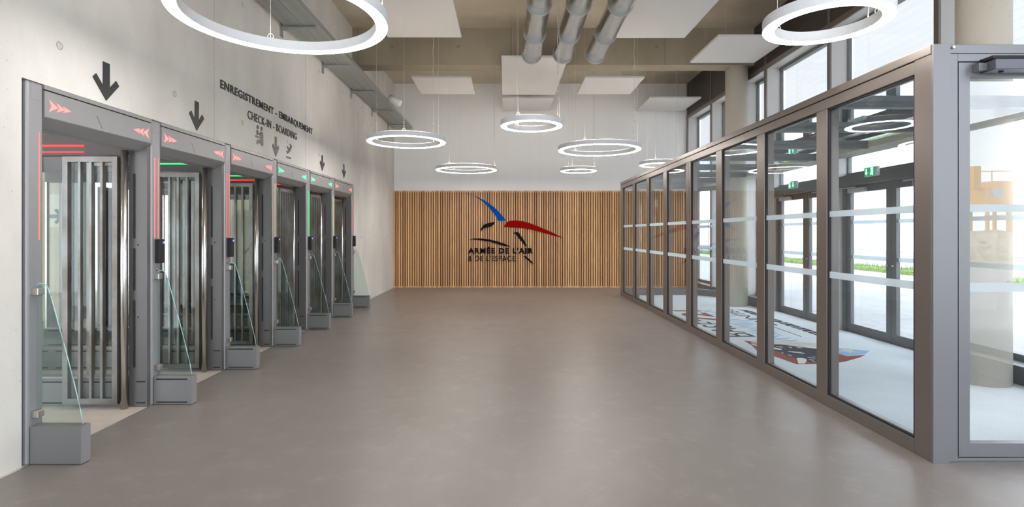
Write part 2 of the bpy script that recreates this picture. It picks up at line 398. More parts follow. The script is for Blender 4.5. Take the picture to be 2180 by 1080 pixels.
def leaf(parent, a, b_, z0, z1, m, gm, st=.075, bot=.1, top=.09, th=.05, name='leaf', stripes=True):
    """a glazed door leaf standing between plan points a and b"""
    a = Vector((*a, 0)); c = Vector((*b_, 0)); U = c-a; Ln = U.length; U.normalize(); W = Vector((-U.y, U.x, 0))*th; Z = Vector((0, 0, 1))
    f = MB()
    for r in ((0, st, z0, z1), (Ln-st, Ln, z0, z1), (st, Ln-st, z0, z0+bot), (st, Ln-st, z1-top, z1)):
        f.prism([(r[0], r[2]), (r[1], r[2]), (r[1], r[3]), (r[0], r[3])], a-W/2, U, Z, W)
    o = f.build(name, m, parent, .003)
    g = MB().prism([(st-.01, z0+bot-.01), (Ln-st+.01, z0+bot-.01), (Ln-st+.01, z1-top+.01), (st-.01, z1-top+.01)], a-W*.08, U, Z, W*.16)
    sub(g, 'glass', gm, o)
    if stripes:
        s = MB()
        for q0, q1 in ((1.532, 1.578), (1.04, 1.095)): s.prism([(st, q0), (Ln-st, q0), (Ln-st, q1), (st, q1)], a-W*.14, U, Z, W*.03)
        sub(s, 'frosted_stripe', M_frost, o)
    return o, a, U, W
dn = 2
for (y0, y1) in ((5.9, 7.80), (7.86, 9.72)):
    d = sthing('door_%d' % dn, (4.91, (y0+y1)/2, 0)); dn += 1
    f = MB().box(RX+.04, GX+.08, y0, y1, 2.06, 2.2).box(4.86, 4.98, y0, y0+.06, 0, 2.08).box(4.86, 4.98, y1-.06, y1, 0, 2.08)
    f.build('frame', M_fac, d, .004)
    box(4.87, 4.99, y0, y1, 0, .012).build('threshold', M_steel, d)
    ym = (y0+y1)/2-(.0)
    for (a, c) in ((y0+.06, ym-.004), (ym+.004, y1-.06)):
        o, *_ = leaf(d, (4.91, a), (4.91, c), .015, 2.06, M_fac, G_fac, .085, .11, .09)
        sub(MB().tube((4.87, (ym-.05 if a < ym-.1 else ym+.05), .98), (4.87, (ym-.05 if a < ym-.1 else ym+.05), 1.0), .02, 12), 'cylinder_lock', M_steel, o)
        h = a+.28 if a < ym-.1 else c-.28
        k = box(4.82, 4.88, h-.17, h+.17, 1.965, 2.03); sub(k, 'door_closer', M_grey2, o, .008)
        sub(box(4.80, 4.815, h-.02, h+.35 if a > ym-.1 else h+.3, 2.03, 2.045), 'closer_arm', M_grey2, o)
# round exit-sign boxes over the doors
def exit_sign(y, label, flip):
    t = thing('exit_sign', (RX+.03, y, 2.15), label, 'exit sign')
    z0, z1 = 2.135, 2.255
    box(RX+.005, RX+.035, y-.125, y+.125, z0, z1).build('housing', M_white2, t, .003)
    box(RX-.002, RX+.004, y-.075, y+.12, z0+.004, z1-.004).build('panel', M_green, t)
    s = -1 if flip else 1
    e = MB(); O = (RX-.006, y+.022, (z0+z1)/2); U = (0, 1*s, 0); V = (0, 0, 1); W = (.003, 0, 0)
    e.prism([(-.062, .042), (-.045, .042), (-.045, -.005), (-.028, -.005), (-.0535, -.04), (-.079, -.005), (-.062, -.005)], O, U, V, W)
    e.prism([(.02, .05), (.075, .05), (.075, -.05), (.066, -.05), (.066, .041), (.02, .041)], O, U, V, W)
    e.prism([(.035, .018), (.05, .02), (.06, .0), (.052, -.008), (.06, -.035), (.05, -.042), (.043, -.015), (.028, -.04), (.018, -.036), (.034, -.005)], O, U, V, W)
    e.prism([(.045+.009*math.cos(i*PI/4), .031+.009*math.sin(i*PI/4)) for i in range(8)], O, U, V, W)
    e.build('pictogram', M_exitw, t)
exit_sign(6.95, 'green exit sign over the nearer pair of entrance doors', True)
exit_sign(8.85, 'smaller-looking green exit sign over the farther pair of entrance doors', False)

# ------------------------------------------------------------------ columns
for (y, lb) in ((5.06, 'round concrete column behind the near glass door at right edge'), (10.42, 'far round concrete column carrying the concrete beam, inside the glass vestibule')):
    n = 48; mb = MB().tube((4.45, y, 0), (4.45, y, 4.58), .205, n)
    if y < 6: mb = MB().tube((4.47, y, 0), (4.47, y, CZ), .205, n)
    tag(mb.build('concrete_column', M_col), lb, 'column')

# ------------------------------------------------------------------ glass vestibule partition
PX = 2.6; Y0, Y1 = 3.3, 12.25; TOPZ = 2.555
panes = [(3.445, 4.378), (4.523, 5.436), (5.60, 6.514), (6.689, 7.608), (7.80, 8.743), (8.93, 9.836), (9.99, 10.91), (11.08, 12.0)]
gp = thing('glass_partition', (PX, 7.8, 0), 'long grey framed glass partition of the entrance vestibule, facing the hall', 'partition')
box(PX, PX+.1, Y0+.14, Y1, 0, .092).build('bottom_rail', M_frame, gp, .004)
box(PX, PX+.1, Y0+.14, Y1, 2.41, 2.492).build('top_rail', M_frame, gp, .004)
box(PX-.006, PX+.106, Y0+.0, Y1, 2.497, TOPZ).build('cornice', M_frame, gp, .004)
box(PX, PX+.1, Y0+.002, 3.44, 0, 2.5).build('corner_post', M_frame, gp, .004)
prev = None
for i, (a, c) in enumerate(panes):
    nxt = panes[i+1][0] if i < 7 else Y1
    if i == 3:
        box(PX, PX+.1, c, c+.09, .09, 2.41).build('mullion', M_frame, gp, .003); box(PX, PX+.1, c+.1, nxt, .09, 2.41).build('mullion', M_frame, gp, .003)
    else: box(PX, PX+.1, c, nxt, .09, 2.41).build('mullion', M_frame, gp, .003)
    g = box(PX+.02, PX+.026, a, c, .092, 2.41).build('glass_pane', G_part, gp)
    k = MB().box(PX+.008, PX+.03, a, a+.012, .092, 2.41).box(PX+.008, PX+.03, c-.012, c, .092, 2.41).box(PX+.008, PX+.03, a, c, .092, .104).box(PX+.008, PX+.03, a, c, 2.395, 2.41)
    sub(k, 'gasket', M_black, g)
    s = MB()
    for z0, z1 in ((1.532, 1.578), (1.04, 1.092)): s.box(PX+.016, PX+.019, a+.012, c-.012, z0, z1)
    sub(s, 'frosted_stripe', M_frost, g)
# roof of the vestibule
vr = thing('vestibule_roof', (3.65, 7.8, 2.45), 'glass roof of the vestibule with dark cross bars', 'glass roof')
b = MB()
box(PX+.11, RX-.29, Y0+.15, Y1, 2.478, 2.486).build('glass', G_roof, vr)
for y in [Y0+.1]+[p[1]+.07 for p in panes]:
    MB().box(PX+.1, RX-.29, y-.035, y+.035, 2.43, 2.475).build('crossbar', M_fac, vr)
box(RX-.3, RX-.012, Y0+.1, Y1, 2.44, 2.52).build('edge_beam', M_col, vr)
# end wall of the vestibule and the angled door beside it
ew = thing('end_screen', (3.4, Y1, 0), 'glazed screen closing the far end of the vestibule, slats behind it', 'partition')
f = MB().box(PX+.1, 4.25, Y1-.06, Y1, 0, .15).box(PX+.1, 4.25, Y1-.06, Y1, 2.4, 2.5).box(4.2, 4.27, Y1-.06, Y1, .1, 2.45)
f.build('frame', M_frame2, ew); box(PX+.1, 4.21, Y1-.034, Y1-.028, .14, 2.41).build('glass', G_part, ew)
d4 = sthing('door_4', (4.45, 12, 0)); leaf(d4, (4.28, 12.24), (4.66, 11.70), .01, 2.46, M_frame2, G_part, .05, .14, .12, stripes=True)
# the near end wall with its door
d1 = sthing('door_1', (2.9, 3.3, 0))
def fr(x): return (x-CX)/F*3.3
f = MB().box(PX, fr(2020)-.003, 3.285, 3.301, 0, TOPZ-.002).box(PX+.102, fr(2020)-.003, 3.301, 3.44, 0, TOPZ-.002)
f.build('corner_cover', M_frame2, d1, .004)
f = MB().box(fr(2022), 4.68, 3.3, 3.42, 2.5, TOPZ).box(fr(2022), fr(2041), 3.305, 3.42, 0, 2.5).box(fr(2041), 4.68, 3.305, 3.42, 2.452, 2.5).box(fr(2041), 4.68, 3.31, 3.42, 0, .02)
f.box(3.86, 4.68, 3.305, 3.36, .02, .11).box(3.86, 3.95, 3.305, 3.36, .1, 2.45).box(4.6, 4.68, 3.305, 3.36, .1, 2.45).box(3.9, 4.68, 3.305, 3.36, 2.37, 2.45)
f.build('frame', M_frame2, d1, .003)
box(fr(2041), fr(2044), 3.33, 3.41, .02, 2.452).build('gap_shade', M_black, d1)  # black strip puts the dark of the open door gap into colour
MB().tube((fr(2027), 3.285, 2.535), (fr(2027), 3.3, 2.535), .008, 12).build('screw', M_steel, d1)
box(3.95, 4.6, 3.33, 3.336, .1, 2.38).build('side_glass', G_door, d1)
lf = leaf(d1, (fr(2044), 3.335), (3.85, 3.335), .03, 2.447, M_frame2, G_door, .068, .082, .085)[0]
sub(box(fr(2089), 3.95, 3.20, 3.31, 2.375, 2.437), 'operator_housing', mat('operator_grey', (.10, .10, .125), .35, .4), lf, .004)
sub(box(fr(2087), 3.95, 3.215, 3.312, 2.441, 2.462), 'operator_cover', M_black, lf, .004)
sub(box(fr(2072), fr(2090), 3.26, 3.31, 2.385, 2.43), 'operator_bracket', M_frame2, lf)
sub(MB().tube((fr(2115), 3.25, 2.374), (fr(2115), 3.25, 2.368), .012, 12), 'sensor', M_black, lf)

# ------------------------------------------------------------------ entrance mat with the inlaid writing
ma = thing('entrance_mat', (3.65, 7.8, 0), 'grey-blue entrance mat inlaid with BASE 721 and a shield, on the vestibule floor', 'mat')
box(PX+.105, RX+.15, 3.45, 12.18, .001, .008).build('carpet', M_carpet, ma)
M_rust = mat('rust_inlay', (.27, .075, .05), .95, spec=.1); M_ink = mat('ink_inlay', (.035, .045, .06), .95, spec=.1)
M_sky = mat('pale_blue_inlay', (.28, .47, .68), .95, spec=.1); M_cr = mat('cream_inlay', (.62, .60, .50), .95, spec=.1); M_wh = mat('white_inlay', (.74, .76, .76), .95, spec=.1)
W3 = (0, 0, .002)
text_mb('BASE', (3.37, 7.27, .0085), (0, 1.22, 0), (-.42, 0, 0), W3, -.005).build('lettering', M_ink, ma)
text_mb('721', (3.50, 8.56, .0085), (0, 1.20, 0), (-.50, 0, 0), W3, .03).build('lettering', M_rust, ma)
text_mb('SAINTES', (4.12, 8.15, .0085), (0, 1.75, 0), (-.20, 0, 0), W3, .0).build('lettering', M_ink, ma)
box(3.972, 3.985, 7.28, 8.25, .0085, .0105).build('line', M_ink, ma)
text_mb('ECOLE DE FORMATION', (4.38, 7.2, .0085), (0, 2.65, 0), (-.15, 0, 0), W3, .07, shear=.5).build('motto_band', M_ink, ma)
random.seed(11)
for i in range(22):
    y = 7.05+i*.132; x0 = 3.42+random.uniform(0, .14); x1 = x0+random.uniform(.22, .40); w_ = random.uniform(.022, .05)
    pts = [(x0+(x1-x0)*k/6, y+.035*math.sin(k*1.1+i)) for k in range(7)]
    MB().prism(pts+[(p[0], p[1]-w_*math.sin(PI*(k+.4)/6.8)-.004) for k, p in enumerate(pts)][::-1], (0, 0, .0082), (1, 0, 0), (0, 1, 0), W3).build('blue_stroke', M_sky, ma)
def floor_poly(pts, z, m, name, zoom=True):
    q = [GP(1580+p[0]/7.786, 710+p[1]/7.786) for p in pts]
    return MB().prism(q, (0, 0, z), (1, 0, 0), (0, 1, 0), (0, 0, .0012)).build(name, m, ma)
floor_poly([(15, 122), (240, 130), (700, 140), (1230, 180), (1500, 212), (2150, 308), (2060, 372), (1950, 424), (1700, 495), (1500, 520), (1230, 534), (890, 538), (440, 372), (243, 312), (150, 210), (110, 190)], .0085, M_wh, 'shield_border')
floor_poly([(30, 132), (240, 158), (700, 205), (1230, 270), (1500, 328), (1740, 395), (2045, 372), (1950, 415), (1700, 488), (1500, 512), (1230, 526), (900, 528), (440, 362), (243, 296), (155, 210)], .0098, M_rust, 'shield_field')
for a, c in ((128, 140), (150, 160), (172, 184)):
    floor_poly([(150, a-4), (700, a+14), (1230, a+54), (1230, c+58), (700, c+18), (150, c-2)], .0112, M_cr, 'shield_stripe')
floor_poly([(1330, 232), (1500, 245), (2110, 308), (2040, 362), (1730, 388), (1500, 322)], .0112, M_sky, 'shield_corner')
floor_poly([(1540, 312), (1690, 300), (1590, 262), (1760, 290), (1860, 278), (1810, 310), (2000, 338), (1800, 326), (1830, 365), (1730, 322)], .0126, M_cr, 'star')
floor_poly([(150, 196), (440, 230), (660, 282), (640, 296), (440, 262), (170, 210)], .0126, M_wh, 'tusk')
floor_poly([(440, 190), (700, 214), (1230, 276), (1500, 360), (1585, 412), (1500, 430), (1240, 440), (1235, 500), (1150, 505), (1060, 460), (900, 432), (700, 370), (620, 330), (470, 282), (660, 292), (640, 270), (440, 226)], .0122, M_ink, 'beast')
floor_poly([(905, 430), (1000, 432), (1070, 450), (1065, 490), (1030, 524), (930, 522)], .0136, M_wh, 'shield_patch')
b = MB()
for (x0, y0_, x1, y1_) in ((760, 318, 1000, 335), (820, 330, 1040, 352), (560, 236, 680, 250), (760, 238, 830, 262), (900, 250, 1000, 262), (640, 330, 690, 350), (750, 370, 830, 392), (1080, 425, 1220, 412), (1100, 460, 1220, 440), (1140, 470, 1215, 490)):
    q = [GP(1580+p[0]/7.786, 710+p[1]/7.786) for p in ((x0, y0_-3), (x1, y1_-3), (x1-20, y1_+4), (x0+10, y0_+5))]
    MB().prism(q, (0, 0, .0136), (1, 0, 0), (0, 1, 0), (0, 0, .0008)).build('beast_detail', M_carpet, ma)  # pale strokes of the beast's own inlay drawing

# ------------------------------------------------------------------ back wall: slats and emblem
sw = thing('slat_cladding', (.85, BY-.03, 0), 'vertical cedar slat cladding along the lower back wall', 'wall cladding')
box(LX+.005, RX-.02, BY-.022, BY-.002, .0, 2.49).build('backing', M_black, sw)
b = MB(); x = LX+.005; 
while x < RX-.06: b.box(x, x+.040, BY-.052, BY-.02, .035, 2.462); x += .0607
b.build('slats', M_wood, sw)
MB().box(LX+.005, RX-.02, BY-.056, BY-.002, 2.462, 2.50).box(LX+.005, RX-.02, BY-.056, BY-.02, .0, .035).build('border', M_wood, sw)
EY = BY-.056
def E(p): 
    px, py = 820+p[0]/4.154, 380+p[1]/4.154
    return ((px-CX)/F*EY, EYE-(py-CY)/F*EY)
em = thing('wall_emblem', (.3, EY, 1), 'falcon-like emblem with blue and red wings above lettering, on the slats', 'emblem')
def ep(name, m, pts, d=.02): return MB().prism([E(p) for p in pts], (0, EY-.001, 0), (1, 0, 0), (0, 0, 1), (0, -d, 0)).build(name, m, em)
ep('blue_wing', M_blue, [(690,122),(760,143),(830,171),(900,208),(960,252),(1010,300),(1045,343),(1068,371),(1000,375),(975,330),(945,290),(915,255),(880,220),(840,187),(790,157),(735,137)])
ep('red_wing', M_red, [(1048,430),(1065,400),(1085,381),(1115,373),(1160,372),(1220,379),(1290,400),(1360,428),(1430,458),(1500,490),(1580,528),(1500,508),(1430,490),(1350,468),(1290,452),(1220,440),(1150,434)])
ep('head', M_eb, [(843,468),(850,440),(868,414),(890,401),(930,393),(970,382),(960,405),(940,425),(905,432),(868,444)])
ep('back_line', M_eb, [(735,539),(790,531),(850,531),(920,540),(990,556),(1050,576),(1112,603),(1060,599),(1000,583),(930,561),(860,549),(800,543)])
ep('leg_stroke', M_eb, [(1130,488),(1150,474),(1180,477),(1203,510),(1232,555),(1255,600),(1238,598),(1205,557),(1172,517),(1153,492)])
ep('tail_stroke', M_eb, [(1220,685),(1242,687),(1282,719),(1314,757),(1293,750),(1253,715)])
def tz(body, x0, x1, y0, y1, bold):
    a = E((x0, y1)); c = E((x1, y0))
    t = text_mb(body, (a[0], EY-.001, a[1]), (c[0]-a[0], 0, 0), (0, 0, c[1]-a[1]), (0, -.02, 0), bold, 1.18 if bold else 1.1)
    for q in words(t, 0, len(body.split())): q.build('word', M_eb, em)
tz("ARMÉE DE L'AIR", 733, 1307, 603, 665, .045)
tz("& DE L'ESPACE", 733, 1150, 682, 733, .0)

# ------------------------------------------------------------------ wall writing on the left
VX = LX+.001; WN = (.006, 0, 0)
def wtext(name, body, y0, y1, z0, z1, bold, label, m=M_sign):
    t = text_mb(body, (VX, y0, z0), (0, y1-y0, 0), (0, 0, z1-z0), WN, bold, 1.12)
    r = thing(name, (LX, (y0+y1)/2, z0), label, 'wall lettering')
    for q in words(t, 1, len(body.split())): q.build('word', m, r)
    return r
wtext('wall_lettering', 'ENREGISTREMENT - EMBARQUEMENT', 5.48, 8.08, 2.862, 2.965, .022, 'upper bold dark line of lettering on the concrete, ENREGISTREMENT - EMBARQUEMENT')
wtext('wall_lettering', 'CHECK-IN - BOARDING', 6.06, 7.48, 2.69, 2.785, .0, 'lower thin dark line of lettering on the concrete, CHECK-IN - BOARDING')
def down_arrow(y, w_, z0, z1, label, m=M_sign):
    h = z1-z0; s = w_/2; t = w_*.125; a = w_*.19
    pts = [(-t, z1), (t, z1), (t, z0+h*.40), (s-a*.35, z0+h*.52+.0), (s, z0+h*.40), (0, z0), (-s, z0+h*.40), (-s+a*.35, z0+h*.52), (-t, z0+h*.40)]
    pts = [(-t, z1), (t, z1), (t, z0+h*.36), (s-.03, z0+h*.615), (s, z0+h*.50), (0, z0), (-s, z0+h*.50), (-s+.03, z0+h*.615), (-t, z0+h*.36)]
    o = MB().prism(pts, (VX, y, 0), (0, 1, 0), (0, 0, 1), WN).build('wall_arrow', m); return tag(o, label, 'arrow sign')
down_arrow(3.915, .255, 2.363, 2.637, 'largest-looking dark down arrow, above the nearest gate')
down_arrow(5.06, .24, 2.363, 2.635, 'dark down arrow above the second gate, left of the lettering')
down_arrow(6.80, .20, 2.365, 2.615, 'bronze down arrow between the two pictograms below the lettering', M_picto)
down_arrow(8.52, .22, 2.383, 2.630, 'dark down arrow above the fifth gate, right of the lettering')
down_arrow(9.66, .21, 2.383, 2.630, 'farthest and smallest-looking dark down arrow, above the last gate')
b = MB(); O = (VX, 6.36, 2.44); U = (0, 1, 0); V = (0, 0, 1)
for cx in (-.055, .045): b.prism([(cx+.024*math.cos(i*PI/6), .20+.024*math.sin(i*PI/6)) for i in range(12)], O, U, V, WN)
b.prism([(-.08,.165),(-.05,.17),(-.035,.14),(-.01,.14),(-.01,.12),(-.05,.12),(-.055,.105),(-.085,.105)], O, U, V, WN)
b.prism([(-.11,.095),(.01,.095),(.01,.078),(-.11,.078)], O, U, V, WN)
b.prism([(.02,.165),(.07,.165),(.085,.12),(.085,0),(.04,0),(.04,.02),(-.05,.02),(-.055,.0),(-.08,.0),(-.07,.045),(-.03,.062),(.025,.062),(.035,.10),(.0,.115),(.0,.13)], O, U, V, WN)
tag(b.build('counter_pictogram', M_picto), 'bronze pictogram of two people at a counter, left of the bronze arrow', 'pictogram')
b = MB(); O = (VX, 7.22, 2.44)
b.prism([(-.10,.05),(-.085,.055),(-.06,.04),(-.03,.065),(-.07,.115),(-.05,.12),(.0,.09),(.05,.14),(.085,.15),(.09,.135),(.04,.07),(-.05,.015)], O, U, V, WN)
b.prism([(.005,.045),(.055,.10),(.045,.13),(.02,.16),(.035,.165),(.07,.13),(.06,.10)], O, U, V, WN)
b.prism([(-.09,-.02),(.06,-.02),(.06,-.04),(-.09,-.04)], O, U, V, WN)
tag(b.build('plane_pictogram', M_picto), 'bronze pictogram of a plane taking off, right of the bronze arrow', 'pictogram')

# ------------------------------------------------------------------ security gates
PITCH = 1.145
ORD = ['nearest', 'second', 'third', 'fourth', 'fifth', 'sixth']
gc = ['r', 'r', 'r', 'g', 'g', 'r']
def slots(b, x0, x1, y, z, h=.010): b.append(box(x0, x1, y-.004, y+.01, z, z+h))
def cut(b, part):
    for q in b: sub(q, 'slot', M_black, part)
def cage(parent, a, c, z0=.045, z1=2.01, extra=3):
    """barred leaf from plan point a to c"""
    a = Vector((*a, 0)); e = Vector((*c, 0)); U = e-a; Ln = U.length; U.normalize(); W = Vector((-U.y, U.x, 0)).normalized()*.04; Z = Vector((0, 0, 1)); t = .042
    f = MB()
    for r in ((0, t, z0, z1), (Ln-t, Ln, z0, z1), (t, Ln-t, z0, z0+t), (t, Ln-t, z1-t, z1)):
        f.prism([(r[0], r[2]), (r[1], r[2]), (r[1], r[3]), (r[0], r[3])], a-W/2, U, Z, W)
    o = f.build('cage_leaf', M_cage, parent, .003)
    for i in range(extra):
        u = t+(Ln-2*t)*(i+1)/(extra+1)
        g = MB().prism([(u-.010, z0+t), (u+.010, z0+t), (u+.010, z1-t), (u-.010, z1-t)], a-W*.35, U, Z, W*.7)
        sub(g, 'bar', M_cage, o, .002)
    g = MB().prism([(t, z0+t), (Ln-t, z0+t), (Ln-t, z1-t), (t, z1-t)], a-W*.42+Vector((0, 0, 0)), U, Z, W*.06)
    sub(g, 'pane', G_gate, o)
    return o
gate_lb = ['nearest barred gate, red arrows on its header, below the largest wall arrow',
  'second gate from the camera, red header arrows and an open barred leaf',
  'third gate from the camera, last one with an open barred leaf',
  'fourth gate, closed barred leaves, nearer of the two with green header arrows',
  'fifth gate, closed barred leaves, farther of the two with green header arrows',
  'last and farthest gate, closed barred leaves under red header arrows']
for k in range(6):
    y0 = 3.25+PITCH*k; y1 = y0+PITCH; a, c = y0+.118, y1-.012
    t = thing('security_gate', (-3.0, (y0+y1)/2, 0), gate_lb[k], 'security gate', 'row of barred security gates in the concrete wall')
    prof = [(-2.875, 2.292), (-2.875, 2.128), (-2.945, 2.062), (-3.06, 2.062), (-3.06, 2.292)]
    hd = MB().prism(prof, (0, a, 0), (1, 0, 0), (0, 0, 1), (0, c-a, 0)).build('header', M_gate, t, .003)
    sub(box(-3.0, -2.877, a, c, 2.300, 2.326), 'header_rail', M_gatelight, hd)
    m_ = a+.43
    sub(MB().prism([(m_-.002, 2.225), (m_+.002, 2.225), (m_+.055, 2.14), (m_+.051, 2.14)], (-2.876, 0, 0), (0, 1, 0), (0, 0, 1), (.0015, 0, 0)), 'seam', M_black, hd)
    for (ya, sg) in ((a+.03, 1), (c-.035, -1)):
        e = MB()
        for q, hh in ((0, .038), (.058, .029), (.108, .020)):
            e.prism([(q, hh), (q+.066, 0), (q, -hh), (q+.018, 0)], (-2.8745, ya, 2.203), (0, sg, 0), (0, 0, 1), (.0015, 0, 0))
        sub(e, 'arrow_light', M_arr if gc[k] == 'r' else M_arrg, hd)
    b = box(-2.99, -2.89, y1-.045, y1-.006, 0, 2.1)
    sp_ = b.build('side_panel', M_gatedark, t)
    s = []
    slots(s, -2.975, -2.905, y1-.045, .20); slots(s, -2.975, -2.905, y1-.045, .03)
    for z0, z1 in ((.32, .86), (.94, 1.28), (1.36, 1.88)): s.append(box(-2.998, -2.984, y1-.050, y1-.03, z0, z1))
    for z in (.72, 1.30): s.append(box(-2.965, -2.955, y1-.048, y1-.03, z, z+.012))
    cut(s, sp_)
    box(-3.04, -2.99, y1-.04, y1-.006, 0, 2.1).build('hinge_channel', M_gatedark, t)
    MB().tube((-3.045, y1-.085, .0), (-3.045, y1-.085, 2.09), .027, 20).build('pole', M_steel, t)
    if k < 3:
        cage(t, (-3.085, y1-.09), (-3.52, y1-.09)); cage(t, (-3.085, y0+.16), (-3.52, y0+.16))
    else:
        cage(t, (-3.05, y1-.125), (-3.05, y1-.60), extra=4); cage(t, (-3.05, y1-.63), (-3.05, y0+.17), extra=3)
    cage(t, (-5.3, y0+.35), (-5.3, y0+.78) if k % 2 else (-5.62, y0+.6))
    # lane divider on the far side of the gate
    dv = MB().box(-5.7, -3.07, y1-.02, y1+.10, 0, .215).build('divider_plinth', M_box, t, .003)
    s = []
    for x0, x1 in ((-3.45, -3.1), (-3.95, -3.52), (-4.6, -4.02), (-5.1, -4.68), (-5.65, -5.2)):
        slots(s, x0, x1, y1-.02, .19); slots(s, x0, x1, y1-.02, .02)
    cut(s, dv)
    box(-5.7, -3.1, y1+.0, y1+.08, .215, .232).build('divider_ledge', M_gatelight, t)
    box(-5.68, -3.55, y1+.035, y1+.045, .232, 2.04).build('divider_glass', G_gate, t)
    tb = box(-5.7, -3.07, y1-.01, y1+.09, 2.035, 2.20).build('top_beam', M_lanebeam, t)
    lm = M_lane_r if k in (0, 3, 4, 5) else M_lane_g
    sub(box(-5.6 if k == 0 else -3.62, -3.42 if k == 0 else -3.1, y1-.018, y1-.010, 2.105, 2.117), 'led_strip', lm, tb)
    if k in (0, 2): sub(box(-5.6 if k == 0 else -3.62, -3.42 if k == 0 else -3.1, y1-.018, y1-.010, 2.055, 2.064), 'led_strip', M_lane_r, tb)
    box(-5.72, -5.70, y1+.02, y1+.06, 0, 2.2).build('rear_post', M_steel, t)

post_lb = ['nearest gate post with one red light line, glass fin and grey floor box',
  'gate post between first and second gate, two red light lines over a card reader',
  'gate post between second and third gate, two red light lines over a card reader',
  'gate post with one red and one green light line, between third and fourth gate',
  'gate post with green light lines, between fourth and fifth gate',
  'gate post with one green and one red light line, between fifth and last gate',
  'farthest gate post beside the bare concrete wall, its glass fin in front of the wall']
led = [['r'], ['r', 'r'], ['r', 'r'], ['r', 'g'], ['g', 'g'], ['g', 'r'], ['r']]
for k in range(7):
    y0 = 3.25+PITCH*k
    t = thing('gate_post', (-2.95, y0+.057, 0), post_lb[k], 'gate post', 'grey posts between the security gates')
    box(-3.06, -2.88, y0, y0+.112, 0, 2.325).build('post', M_gatelight, t, .012)
    box(-2.8805, -2.8785, y0+.025, y0+.095, 2.22, 2.31).build('cover_plate', M_gatelight, t, .001)
    xs = [.082] if k == 0 else [.034, .078]
    if k == 6: xs = [.05]
    for cc, dy in zip(led[k], xs):
        box(-2.881, -2.8775, y0+dy-.0028, y0+dy+.0028, 1.36, 2.02).build('light_line', M_ledr if cc == 'r' else M_ledg, t)
    if k:
        rd = box(-2.878, -2.835, y0+.034, y0+.098, 1.155, 1.352).build('card_reader', M_black, t, .006)
        sub(MB().box(-2.836, -2.834, y0+.072, y0+.076, 1.315, 1.333).box(-2.836, -2.834, y0+.086, y0+.090, 1.315, 1.333), 'indicator', M_blueled, rd)
        MB().tube((-2.88, y0+.062, 1.105), (-2.868, y0+.062, 1.105), .014, 14).build('key_switch', M_chrome, t)
    fb = box(-2.875, -2.565, y0+.012, y0+.085, .004, .232).build('floor_box', M_box, t, .003)
    if k: 
        s = []; slots(s, -2.85, -2.60, y0+.0125, .205, .009); slots(s, -2.85, -2.60, y0+.0125, .018, .009); cut(s, fb)
    sub(box(-2.565, -2.5625, y0+.014, y0+.083, .006, .23), 'lit_side_sheet', M_gatelight, fb)  # thin lighter sheet, puts the lit side of the box into colour
    pts = [(-2.862, .235), (-2.862, 1.08), (-2.855, 1.093), (-2.822, 1.093), (-2.80, 1.075), (-2.78, 1.02), (-2.70, .73), (-2.64, .50), (-2.60, .33), (-2.583, .235)]
    g = MB().prism(pts, (0, y0+.044, 0), (1, 0, 0), (0, 0, 1), (0, .010, 0)).build('glass_fin', G_fin, t)
    e = MB(); P = [Vector((p[0], y0+.049, p[1])) for p in pts[1:]]
    e.path(P, .0030, 6); sub(e, 'polished_edge', M_gedge, g)
    for z in (1.045, .30):
        cl = box(-2.882, -2.838, y0+.026, y0+.074, z-.022, z+.022).build('glass_clamp', M_chrome, t, .004)

# ------------------------------------------------------------------ room behind the gates
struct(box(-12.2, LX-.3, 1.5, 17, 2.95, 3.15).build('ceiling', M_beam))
for (nm, a, c, horiz) in (('window_14', -12.2, -3.3, True), ('window_15', 1.5, 8.6, False)):  # both walls opened to let daylight in; the unseen front glazing is added
    wd_ = sthing(nm, (-7, 1.5, 0) if horiz else (-12.15, 5, 0)); f = MB(); q = a
    while q < c:
        f.box(*((q, q+.06, 1.46, 1.54) if horiz else (-12.2, -12.12, q, q+.06)), 0, 2.95); q += 1.45
    f.box(*((a, c, 1.46, 1.54) if horiz else (-12.2, -12.12, a, c)), 0, .1); f.build('frame', M_fac, wd_)
    box(*((a, c, 1.495, 1.505) if horiz else (-12.165, -12.155, a, c)), .1, 2.95).build('glass', G_fac, wd_)
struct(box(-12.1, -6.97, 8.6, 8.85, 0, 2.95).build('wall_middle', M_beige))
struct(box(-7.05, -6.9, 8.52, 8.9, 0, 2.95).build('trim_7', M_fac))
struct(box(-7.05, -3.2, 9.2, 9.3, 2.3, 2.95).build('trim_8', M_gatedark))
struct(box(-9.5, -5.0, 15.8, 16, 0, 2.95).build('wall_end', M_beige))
def arr():
    pts = [(0, .03), (.13, .03), (.07, .10), (.115, .12), (.235, 0), (.115, -.12), (.07, -.10), (.13, -.03), (0, -.03)]
    o = MB().prism(pts, (-7.25, 8.588, 1.67), (1, 0, 0), (0, 0, 1), (0, -.006, 0)).build('direction_arrow', mat('grey_vinyl', (.07, .08, .09), .6)); return o
tag(arr(), 'grey arrow pointing right on the beige wall seen through the nearest gate', 'arrow sign')
tag(box(-7.3, -7.0, 8.59, 8.597, 1.5, 2.02).build('wall_notice', mat('notice_cream', (.62, .58, .50), .6)), 'white blank board behind the grey arrow, seen through the nearest gate', 'board')
for i, (x, y) in enumerate(((-4.3, 5.0), (-6.2, 5.2), (-6.2, 7.0), (-4.4, 8.6), (-6.3, 10.4), (-4.6, 11.8), (-6.4, 3.4), (-4.4, 3.2))):
    t = thing('recessed_downlight', (x, y, 2.94), 'small round recessed lamp in the ceiling of the room behind the gates', 'downlight', 'recessed downlights behind the gates')
    MB().tube((x, y, 2.949), (x, y, 2.935), .085, 20).build('bezel', M_white2, t); MB().tube((x, y, 2.936), (x, y, 2.93), .065, 20).build('lamp_disc', M_spot, t)
st = thing('staircase', (-6.3, 12, 0), 'pale concrete steps rising behind the third gate', 'stairs')
